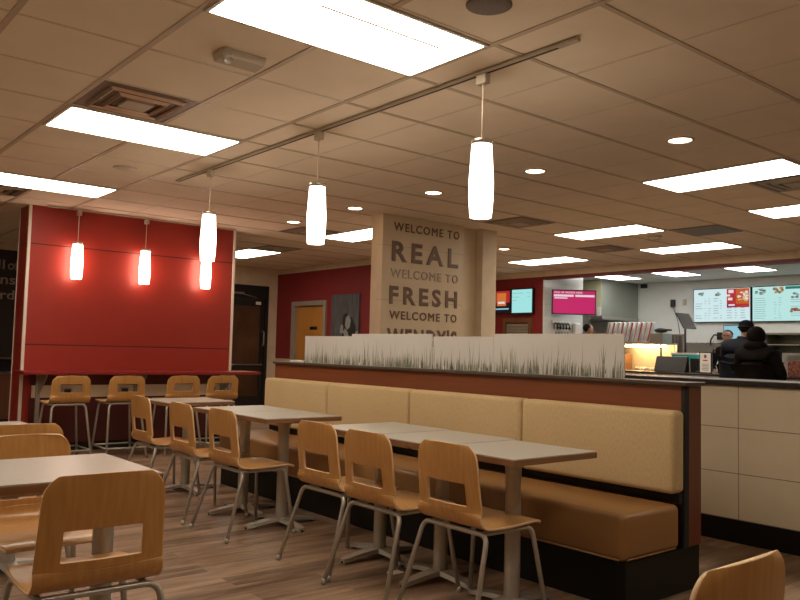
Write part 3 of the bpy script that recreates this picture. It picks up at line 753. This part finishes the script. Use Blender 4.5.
menu(6.925, 8.055, 0, 'left menu screen with an orange food picture at its upper right')
menu(5.785, 6.905, 1, 'right menu screen, pale cyan with a green banner, cut by the photo edge')
menu(4.645, 5.765, 1, 'menu screen outside the right edge of the photo')

# screens on the red pick-up wall
def tv(y0, y1, z0, z1, scr, label):
    t = thing('wall_screen', label, 'screen', (10.92, (y0 + y1) / 2, z0))
    G().box(10.88, 10.949, y0, y1, z0, z1, bev=.004).build('bezel', 'black', t, True)
    G().box(10.876, 10.8795, y0 + .02, y1 - .02, z0 + .03, z1 - .02).build('screen', scr, t, True); return t
t = tv(9.905, 10.40, 1.95, 2.395, 'edark', 'wall screen with a red burger advert beside the lettered column')
g = G(); X = 10.8755
g.box(X - .001, X, 9.93, 10.38, 2.15, 2.37, mi=0).box(X - .002, X - .001, 10.02, 10.25, 2.09, 2.33, mi=1).box(X - .003, X - .002, 10.05, 10.22, 2.13, 2.17, mi=2).box(X - .003, X - .002, 9.95, 10.37, 2.02, 2.045, mi=3)
g.build('advert', ['ered', 'eorange', 'ewhite', 'scrb'], t, True)
t = tv(9.375, 9.895, 1.925, 2.40, 'scrc', 'wall screen with a plain cyan page on the red wall')
g = G()
for k, (a, b_, z) in enumerate(((9.6, 9.86, 2.31), (9.7, 9.86, 2.24), (9.45, 9.52, 2.31), (9.45, 9.5, 2.24), (9.75, 9.86, 2.18))): g.box(X - .001, X, a, b_, z, z + .008)
g.build('page_lines', 'egrey', t, True)
t = thing('roller_shutter', 'grey shuttered hatch in a brown frame under the wall screens', 'shutter', (10.93, 9.76, 1.0))
g = G().box(10.90, 10.949, 9.43, 9.50, 1.0, 1.86).box(10.90, 10.949, 10.05, 10.12, 1.0, 1.86).box(10.90, 10.949, 9.50, 10.05, 1.78, 1.86)
g.build('frame', 'brownwood', t, True)
g = G()
for k in range(14): g.box(10.925, 10.948, 9.50, 10.05, 1.0 + k * .054, 1.05 + k * .054, bev=.004)
g.build('slats', 'steel', t, True)

# pick-up screen, magenta
Pc = Vector((11.39, 8.85, 2.15)); ang = -YAW
t = thing('pickup_screen', 'magenta pick up orders screen hanging in the kitchen opening', 'screen', Pc, ang)
w_, h_ = .395, .222
G().box(-w_, w_, 0, .05, -h_, h_, bev=.004).build('bezel', 'black', t)
G().box(-w_ + .018, w_ - .018, -.004, -.0005, -h_ + .018, h_ - .018).build('screen', 'pink', t)
g = G(); add_text(g, 'PICK UP ORDERS HERE', (-w_ + .04, -.0045, h_ - .065), (1, 0, 0), (0, 0, 1), .50, .032, .001, .01)
g.box(-w_ + .03, -.01, -.0055, -.0045, h_ - .125, h_ - .088).box(.02, w_ - .03, -.0055, -.0045, h_ - .125, h_ - .088).box(-w_ + .04, -.12, -.0055, -.0045, h_ - .16, h_ - .14)
g.build('screen_text', 'ewhite', t)
G().tube([(0, .05, 0), (.0, .16, .0)], .02).tube([(0, .16, 0), (.13, .36, 0)], .02).build('wall_arm', 'black', t)
# black headset rack under it
t = thing('headset_rack', 'black headsets and cables hanging under the magenta screen', 'headset', (11.35, 9.18, 1.6))
G().box(11.18, 11.70, 9.16, 9.199, 1.78, 1.82).build('rail', 'white', t, True)
g = G()
for k in range(5):
    x = 11.22 + k * .085; g.tube([(x + .05 * math.cos(a), 9.12, 1.70 + .08 * math.sin(a)) for a in [q * PI / 6 for q in range(-1, 8)]], .012, 6)
    g.tube([(x, 9.12, 1.62), (x + .03, 9.13, 1.5), (x + .1, 9.12, 1.42), (x + .16, 9.13, 1.55)], .008, 6).ball((x + .05, 9.12, 1.69), .026)
g.build('headsets', 'black', t, True)
tag(G().box(-.02, .02, -.10, .10, -.30, .30).box(-.02, .03, -.10, -.09, -.30, .30).box(-.02, .03, .09, .10, -.30, .30).build('steel_chute', 'steel'), 'slanted stainless chute right of the dispenser below the magenta screen', 'chute')
C.objects['steel_chute'].location = (12.35, 9.42, 1.75); C.objects['steel_chute'].rotation_euler = (0, math.radians(48), .3)
tag(G().box(11.78, 11.96, 9.12, 9.199, 1.3, 1.8, bev=.03).build('dispenser', 'white'), 'white wall dispenser on the tiled wall below the magenta screen', 'dispenser')

# exhaust hood and cook line
t = thing('exhaust_hood', 'large dull stainless exhaust hood left of the menu wall', 'hood', (13.4, 9.9, 1.92))
G().box(12.86, 14.09, 9.32, 10.48, 1.98, CEIL - .003).build('canopy', 'hood', t, True)
G().box(12.85, 12.859, 9.33, 10.47, 1.99, CEIL - .004).build('side_reflection', plain('olive_beige_reflection', (.62, .60, .40), .45), t, True, label='hood side with its reflection painted in olive beige')  # bright reflection on the stainless side, put into the sheet's base colour
G().box(12.84, 14.09, 9.30, 10.48, 1.92, 1.979).build('lower_lip', 'steel', t, True)
tag(G().box(12.846, 12.8498, 9.34, 9.42, 1.98, 2.16).build('notice', 'white'), 'small white notice on the corner of the exhaust hood', 'notice')
t = thing('cook_line', 'dark cooking equipment under the exhaust hood', 'kitchen equipment', (13.4, 10, 0))
G().box(12.95, 14.05, 9.6, 10.45, .0, .92).build('griddle_body', 'steel', t, True)
G().box(12.95, 14.05, 10.2, 10.45, .921, 1.5, bev=.01).build('back_guard', plain('olive_steel', (.10, .09, .05), .5, metal=.4), t, True)
for k in range(4): G().tube([(13.05 + .25 * k, 9.62, .86), (13.05 + .25 * k, 9.58, .86)], .025).build('knob', 'black', t, True)

# food warmer with heat lamps
t = thing('food_warmer', 'glowing food warmer bay under the carton rack', 'food warmer', (12.6, 8.3, 0))
G().box(12.35, 12.85, 7.70, 8.93, .1, .90).build('base_cabinet', 'steel', t, True)
G().box(12.33, 12.87, 7.68, 8.95, .901, .93, bev=.003).build('shelf', 'steel', t, True)
G().box(12.33, 12.87, 7.68, 8.95, 1.43, 1.46, bev=.003).build('shelf', 'steel', t, True)
G().box(12.82, 12.86, 7.72, 8.91, .931, 1.429).build('back_panel', 'offwhite', t, True)
for x in (12.345, 12.845):
    for y in (7.70, 8.92): G().box(x - .012, x + .012, y - .012, y + .012, .931, 1.429).build('post', 'steel', t, True)
G().tube([(12.45, 7.8, 1.40), (12.45, 8.5, 1.40)], .018).tube([(12.68, 7.8, 1.40), (12.68, 8.5, 1.40)], .018).build('heat_lamp', 'heat', t, True)
G().box(12.4, 12.74, 8.55, 8.9, .932, 1.25, bev=.01).build('divider_box', 'oak', t, True)
for k in range(9):
    a, b_ = 12.42 + (k % 3) * .12, 7.82 + (k // 3) * .2
    g = G(); g.ball((0, 0, .045), (.055, .07, .045), u=10, v=7)
    for v in g.bm.verts: v.co += Vector([random.uniform(-.008, .008) for _ in range(3)]); v.co.z = max(v.co.z, 0)
    o = g.build('wrapped_burger', 'offwhite'); o.location = (a, b_, .9305)
    tag(o, 'foil wrapped burger under the heat lamps', 'burger', 'wrapped burgers in the food warmer')
# fry carton sleeves on top
for k in range(10):
    y = 8.90 - k * .098
    if y < 8.0: break
    o = G().box(-.05, .05, -.026, .026, 0, .365, bev=.004).box(-.0525, -.0505, -.025 if k % 2 else -.022, .0 if k % 2 else -.01, .01, .355, mi=1).build('carton_sleeve', ['white', 'ered2'] if False else [M['white'], plain('carton_red', (.5, .03, .03), .5)])
    o.location = (12.5, y + .035, 1.478); o.rotation_euler = (math.radians(15), 0, 0)
    tag(o, 'white and red fry carton sleeve leaning on the food warmer', 'carton', 'fry carton sleeves on the food warmer')
t = thing('carton_rack', 'low wire rack holding the leaning fry carton sleeves', 'rack', (12.5, 8.45, 1.461))
G().tube([(12.43, 8.0, 1.468), (12.43, 8.95, 1.468)], .005, 6).tube([(12.57, 8.0, 1.468), (12.57, 8.95, 1.468)], .005, 6).tube([(12.43, 8.0, 1.468), (12.57, 8.0, 1.468)], .005, 6).build('wires', 'chrome', t, True)
tag(G().box(12.4, 12.7, 7.70, 7.965, 1.461, 1.63, bev=.01).build('steel_bin', 'steel'), 'stainless bin beside the fry cartons on the food warmer', 'bin')
g = G().ball((12.55, 7.83, 1.68), (.10, .12, .045)).box(12.48, 12.62, 7.65, 7.75, 1.675, 1.705, bev=.01)
tag(g.build('visor_cap', 'black'), 'black visor cap lying on the stainless bin', 'cap')
# kitchen monitor on a pole
t = thing('kitchen_monitor', 'grey kitchen monitor tilted on a pole left of the menu screens', 'monitor', (12.62, 7.38, .93))
g = G().box(-.20, .20, -.014, .014, -.155, .155, bev=.006); g.xf(Matrix.Translation((12.58, 7.36, 1.845)) @ Matrix.Rotation(math.radians(-30), 4, 'X'))
g.build('screen_housing', plain('grey_dark_plastic', (.07, .07, .07), .3), t, True)
G().tube([(12.62, 7.40, .905), (12.62, 7.40, 1.80)], .018).build('pole', 'black', t, True)
G().box(12.5, 12.75, 7.25, 7.5, 0, .905, bev=.01).build('pedestal', 'steel', t, True)
for k in range(5):
    y = 7.93 - k * .065; x = 12.98
    tag(G().lathe([(0, .93), (.028, .93), (.030, 1.60), (.034, 1.61), (.034, 1.63), (0, 1.63)], x, y, 14).build('cup_stack', plain('grey_brown_cup', (.26, .21, .18), .5)), 'tall stack of grey brown cups by the kitchen monitor', 'cups', 'cup stacks by the kitchen monitor')
tag(G().box(12.9, 13.35, 7.55, 8.0, 0, .93, bev=.005).build('cup_cabinet', 'steel'), 'steel cabinet carrying the grey cup stacks', 'cabinet')
g = G().box(12.10, 12.38, 6.94, 7.34, .0, 1.14, bev=.005); tag(g.build('steel_stand', 'steel'), 'steel stand under the teal bin', 'stand')
g = G().box(12.12, 12.36, 6.90, 7.36, 1.141, 1.26, bev=.01).box(12.11, 12.37, 6.89, 7.37, 1.26, 1.29, bev=.004, mi=1)
tag(g.build('teal_bin', [plain('teal_plastic', (.03, .38, .42), .4), 'white']), 'teal bin with white lid behind the order counter', 'bin')
# things on the wall under the boards
tag(G().box(14.04, 14.099, 8.47, 8.56, 2.2, 2.35, bev=.012).tube([(14.06, 8.5, 2.2), (14.0, 8.36, 1.9), (13.9, 8.25, 1.6)], .006, 6).build('wall_phone', 'black'), 'black wall phone with its cord left of the menu screens', 'phone')
tag(G().box(14.07, 14.099, 8.24, 8.31, 2.23, 2.35, bev=.006).build('wall_switch', 'offwhite'), 'pale switch box on the menu wall beside the phone', 'switch')
t = thing('order_screen', 'small blue order screen below the left menu screen', 'screen', (13.9, 7.2, 1.5))
G().box(13.93, 13.96, 7.02, 7.40, 1.52, 1.83, bev=.004).box(13.96, 14.099, 7.15, 7.25, 1.6, 1.7).build('housing', 'black', t, True)
G().box(13.925, 13.9295, 7.035, 7.385, 1.535, 1.815).build('screen', 'scrb', t, True)
g = G()
for k in range(22): g.box(13.98, 14.099, 7.42 + k * .036, 7.45 + k * .036, 1.26, 1.50 - .01 * (k % 3))
tag(g.build('lid_organizer', plain('grey_brown_slat', (.20, .17, .14), .6)), 'row of grey brown lid dispensers along the menu wall', 'organizer')
g = G().tube(path((14.09, 7.55, 1.62), (13.98, 7.6, 1.66), (13.95, 7.66, 1.55), (13.95, 7.66, 1.45), r=.04), .014).box(14.06, 14.099, 7.48, 7.6, 1.56, 1.70, bev=.01)
tag(g.build('wall_tap', 'black'), 'black hose fitting on the menu wall above the lid dispensers', 'tap')
t = thing('holding_cabinet', 'olive steel holding cabinet under the right menu screen', 'cabinet', (13.75, 6.0, .93))
G().box(13.5, 14.05, 5.5, 6.46, .931, 1.33).build('body', 'steel', t, True)
g = G().box(13.5, 14.05, 6.42, 6.46, 1.33, 1.67).box(13.5, 14.05, 5.5, 5.54, 1.33, 1.67).box(13.5, 14.05, 5.54, 6.42, 1.64, 1.67).box(14.0, 14.05, 5.54, 6.42, 1.33, 1.64)
g.build('frame', plain('olive_steel2', (.20, .20, .14), .4, metal=.4), t, True)
G().box(13.52, 14.0, 5.54, 6.42, 1.46, 1.475).build('shelf', 'steel', t, True)
tag((lambda g: [g.box(-.15 + .004 * k, .15, -.2, .2, .012 * k, .012 * k + .009) for k in range(6)] and g)(G()).build('tray_stack', 'steel'), 'stack of pale trays under the right menu screen', 'trays').location = (11.03, 4.68, 1.2005)
# on the order counter
t = thing('sign_holder', 'black framed white sign standing on the order counter', 'sign', (10.95, 6.08, .981))
G().box(10.93, 10.965, 5.985, 6.18, .981, 1.30, bev=.003).build('frame', 'black', t, True)
G().box(10.926, 10.9299, 6.0, 6.165, 1.0, 1.285).build('sheet', 'white', t, True)
g = G().box(10.9245, 10.9258, 6.045, 6.12, 1.165, 1.185, mi=0)
for k in range(5): g.box(10.9245, 10.9258, 6.03, 6.135, 1.03 + k * .022, 1.037 + k * .022, mi=1)
g.ball((10.925, 6.082, 1.235), (.0012, .022, .028), mi=1)
g.build('print', [plain('print_red', (.55, .05, .05), .5), 'vent'], t, True)
t = thing('order_terminal', 'black slanted order terminal on the order counter', 'terminal', (11.15, 6.65, .981))
G().prism([(11.0, .981), (11.08, 1.215), (11.10, 1.225), (11.12, 1.215), (11.14, .99), (11.3, .981)], 1, 6.46, 6.99, bev=.008).build('housing', 'black', t, True)
G().prism([(11.15, .985), (11.13, 1.20), (11.20, 1.195), (11.34, .985)], 1, 6.33, 6.45, bev=.008).build('side_unit', 'blackm', t, True)
g = G()
for k in range(5): g.ball((10.98 + .015 * k, 6.20 + .018 * k, 1.0), (.03, .035, .019), u=10, v=6)
tag(g.build('card_reader', 'black'), 'small black card reader with cables beside the order terminal', 'card reader')
tag(G().box(10.86, 11.2, 4.50, 4.86, .981, 1.20, bev=.01).build('patterned_box', ramp and plain('speckled_brown', (.22, .075, .05), .7, var=.8, nscale=28)), 'speckled red brown box at the right end of the order counter', 'box')
tag(G().box(14.02, 14.09, 9.1, 9.22, CEIL - .1, CEIL - .02, bev=.01).build('corner_camera', 'black'), 'small black camera high in the kitchen corner', 'camera')

# ------------------------------------------------------------------ people
def skin(verts, edges, mat, root=0, sub=2):
    me = bpy.data.meshes.new('s'); me.from_pydata([v[0] for v in verts], edges, []); o = bpy.data.objects.new('s', me); C.objects.link(o)
    o.modifiers.new('k', 'SKIN').use_smooth_shade = True
    for i, v in enumerate(verts):
        sv = me.skin_vertices[0].data[i]; rr = v[1]; sv.radius = rr if isinstance(rr, tuple) else (rr, rr); sv.use_root = (i == root)
    md = o.modifiers.new('b', 'SUBSURF'); md.levels = sub; md.render_levels = sub
    dg = bpy.context.evaluated_depsgraph_get(); dg.update()
    m2 = bpy.data.meshes.new_from_object(o.evaluated_get(dg)); bpy.data.objects.remove(o); bpy.data.meshes.remove(me)
    return m2
def merge_mesh(g, me, mi=0):
    b = bmesh.new(); b.from_mesh(me); bpy.data.meshes.remove(me); return g._merge(b, mi, True)
def hand(g, wrist, d, palm_n, s=1, side=1):
    """palm and five fingers; d = pointing direction, palm_n = palm normal"""
    d = Vector(d).normalized(); n = Vector(palm_n).normalized(); l = d.cross(n) * side; w = Vector(wrist)
    merge_mesh(g, skin([(w, .024 * s), (w + d * .045 * s, .030 * s), (w + d * .085 * s, .028 * s)], [(0, 1), (1, 2)], None, 0, 1))
    for k, (off, ln) in enumerate(((-.027, .055), (-.009, .072), (.009, .078), (.026, .070))):
        p = w + d * .08 * s + l * off * s
        merge_mesh(g, skin([(p, .0095 * s), (p + d * ln * .5 * s + n * .006, .0085 * s), (p + d * ln * .8 * s + n * .022 * s, .0078 * s), (p + d * ln * .95 * s + n * .036 * s, .0065 * s)], [(0, 1), (1, 2), (2, 3)], None, 0, 1))
    p = w + d * .03 * s + l * .024 * s
    merge_mesh(g, skin([(p, .012 * s), (p + d * .03 * s + l * .022 * s + n * .012, .0105 * s), (p + d * .058 * s + l * .026 * s + n * .028, .0085 * s)], [(0, 1), (1, 2)], None, 0, 1))
def person(name, label, loc, rz, h=1.72, top='navy', legs='trouser', bulk=1.0, arms=None, lean=0, hat=None, hood=False, coatlen=.88, hairlong=False, female=False, leany=0):
    t = thing(name, label, 'person', loc, rz); k = h / 1.75
    V_ = lambda x, y, z: Vector((x * k + lean * max(0, z - .95) * k, y * k + leany * max(0, z - .95) * k, z * k))
    sw = .165 if female else .185
    arms = arms or [((.05, .24, 1.16), (.20, .20, 1.02)), ((.05, -.24, 1.16), (.20, -.20, 1.02))]
    vs = [(V_(0, 0, .95), .125 * k), (V_(-.01, 0, 1.12), .115 * k), (V_(-.01, 0, 1.30), .125 * k), (V_(-.01, 0, 1.42), .085 * k), (V_(0, 0, 1.50), .052 * k), (V_(.012, 0, 1.56), .056 * k),
          (V_(.012, 0, 1.62), .082 * k), (V_(.0, 0, 1.68), .086 * k), (V_(-.005, 0, 1.725), .055 * k)]
    es = [(i, i + 1) for i in range(8)]
    def add(p, r_, par): vs.append((p, r_)); es.append((par, len(vs) - 1)); return len(vs) - 1
    wr = []
    for s, (el, wri) in zip((1, -1), arms):
        i = add(V_(-.01, s * sw, 1.405), .056 * k, 3); i = add(V_(*el), .040 * k, i); i = add(V_(*wri), .025 * k, i); wr.append((V_(*el), V_(*wri)))
        j = add(V_(0, s * .09, .87), .085 * k, 0); j = add(V_(.015, s * .10, .50), .052 * k, j); j = add(V_(-.02, s * .105, .10), .036 * k, j); j = add(V_(.10, s * .115, .035), .03 * k, j)
    g = G(); merge_mesh(g, skin(vs, es, None))
    hx = V_(.012, 0, 1.635)
    # face: nose, ears, brow
    merge_mesh(g, skin([(hx + Vector((.070, 0, .02)) * k, .008 * k), (hx + Vector((.092, 0, -.008)) * k, .013 * k), (hx + Vector((.078, 0, -.018)) * k, .012 * k)], [(0, 1), (1, 2)], None, 0, 1))
    for s in (-1, 1): g.ball(hx + Vector((-.005, s * .081, 0)) * k, (.016 * k, .009 * k, .028 * k), u=8, v=6)
    for (e_, w) in wr: hand(g, w, (w - e_), (0, 0, -1), k, 1 if w.y > 0 else -1)
    body = g.build('body', 'skin', t)
    g = G()
    for s in (-1, 1): g.ball(hx + Vector((.073, s * .030, .012)) * k, (.009 * k, .013 * k, .008 * k), u=10, v=6)
    g.build('eyes', 'hair', t)
    g = G().ball(hx + Vector((.078, 0, -.048)) * k, (.008 * k, .024 * k, .008 * k), u=10, v=6); g.build('mouth', 'lips', t)
    # top / coat
    b_ = bulk
    vs = [(V_(0, 0, coatlen - .02), (.155 * b_ * k, .185 * b_ * k)), (V_(0, 0, 1.0), (.15 * b_ * k, .18 * b_ * k)), (V_(-.01, 0, 1.15), .150 * b_ * k), (V_(-.015, 0, 1.30), .155 * b_ * k), (V_(-.015, 0, 1.415), .105 * b_ * k), (V_(-.008, 0, 1.49), .074 * b_ * k), (V_(-.006, 0, 1.545), .066 * b_ * k if b_ > 1 else .062 * k)]
    es = [(i, i + 1) for i in range(6)]
    for s, (el, wri) in zip((1, -1), arms):
        i = add(V_(-.015, s * (sw + .005) * (1 + .3 * (b_ - 1)), 1.40), .078 * b_ * k, 4); i = add((V_(-.015, s * sw, 1.40) + V_(*el)) / 2, .066 * b_ * k, i); i = add(V_(*el), .060 * b_ * k, i); i = add(V_(*el).lerp(V_(*wri), .92), .042 * b_ * k, i)
    g = G(); merge_mesh(g, skin(vs, es, None, 1)); g.build('coat', top, t)
    # trousers, shoes
    vs = [(V_(0, 0, .97), (.145 * k, .15 * k))]; es = []
    for s in (1, -1):
        j = add(V_(0, s * .095, .86), .105 * k, 0); j = add(V_(.015, s * .10, .50), .072 * k, j); add(V_(-.02, s * .105, .11), .056 * k, j)
    g = G(); merge_mesh(g, skin(vs, es, None)); g.build('trousers', legs, t)
    for s in (1, -1):
        g = G(); merge_mesh(g, skin([(V_(-.05, s * .11, .048), .043 * k), (V_(.05, s * .113, .045), .042 * k), (V_(.15, s * .118, .036), .034 * k)], [(0, 1), (1, 2)], None, 1))
        for v in g.bm.verts: v.co.z = max(v.co.z, .002)
        g.build('shoe', 'shoe', t)
    # hair
    g = G(); g.ball(hx + Vector((-.034, 0, .034)) * k, (.086 * k, .088 * k, .080 * k))
    if hairlong: g.ball(hx + Vector((-.05, 0, -.05)) * k, (.055 * k, .075 * k, .10 * k))
    g.build('hair', 'hair', t)
    if hat: G().ball(hx + Vector((-.010, 0, .055)) * k, (.106 * k, .098 * k, .080 * k)).tube([hx + Vector((.10 * math.cos(a) - .01, .096 * math.sin(a), .03)) * k for a in [q * PI / 12 for q in range(25)]], .014 * k, 8).build('hat', hat, t)
    if hood:
        g = G(); g.ball(hx + Vector((-.035, 0, .01)) * k, (.125 * k, .125 * k, .135 * k)); g.ball(hx + Vector((-.06, 0, -.13)) * k, (.13 * k, .165 * k, .085 * k))
        g.build('hood', top, t)
    return t
person('person', 'person in a navy jacket and dark knit cap seen from behind at the order counter', (10.32, 5.31, 0), -.1, 1.72, 'navy', 'navy', 1.42, [((.12, .30, 1.12), (.34, .22, 1.10)), ((.12, -.27, 1.12), (.34, -.2, 1.10))], lean=.12, leany=-.16, coatlen=.70, hat='cap2')
person('person', 'person in a black hooded coat seen from behind, in front of the menu screens', (9.78, 4.75, 0), -.05, 1.60, 'coat', 'trouser', 1.62, [((.05, .30, 1.13), (.22, .22, 1.04)), ((.05, -.30, 1.13), (.22, -.22, 1.04))], hood=True, coatlen=.82, female=True, hairlong=True)
person('person', 'person in a black uniform with dark pulled back hair facing the customers', (11.99, 6.30, 0), PI + .25, 1.67, 'uniform', 'trouser', .96, [((.06, .23, 1.14), (.22, .14, 1.06)), ((.06, -.23, 1.14), (.22, -.14, 1.06))], female=True)
person('person', 'person with dark brown hair in a black uniform reaching towards the food warmer', (11.84, 8.86, 0), -PI / 2 + .6, 1.79, 'uniform', 'trouser', .96, [((.30, .20, 1.2), (.46, .14, 1.19)), ((.05, -.25, 1.14), (.28, -.20, 1.1))], hat=None)

# ------------------------------------------------------------------ world and view
w = bpy.data.worlds.new('world'); bpy.context.scene.world = w; w.use_nodes = True
w.node_tree.nodes['Background'].inputs[0].default_value = (.5, .4, .3, 1); w.node_tree.nodes['Background'].inputs[1].default_value = .05
sc = bpy.context.scene
sc.view_settings.view_transform = 'Standard'; sc.view_settings.look = 'None'; sc.view_settings.gamma = 1
sc.view_settings.use_curve_mapping = False; sc.view_settings.exposure = .44
sc.cycles.use_denoising = True
sc.cycles.max_bounces = 8; sc.cycles.diffuse_bounces = 5
sc.cycles.sample_clamp_indirect = 6
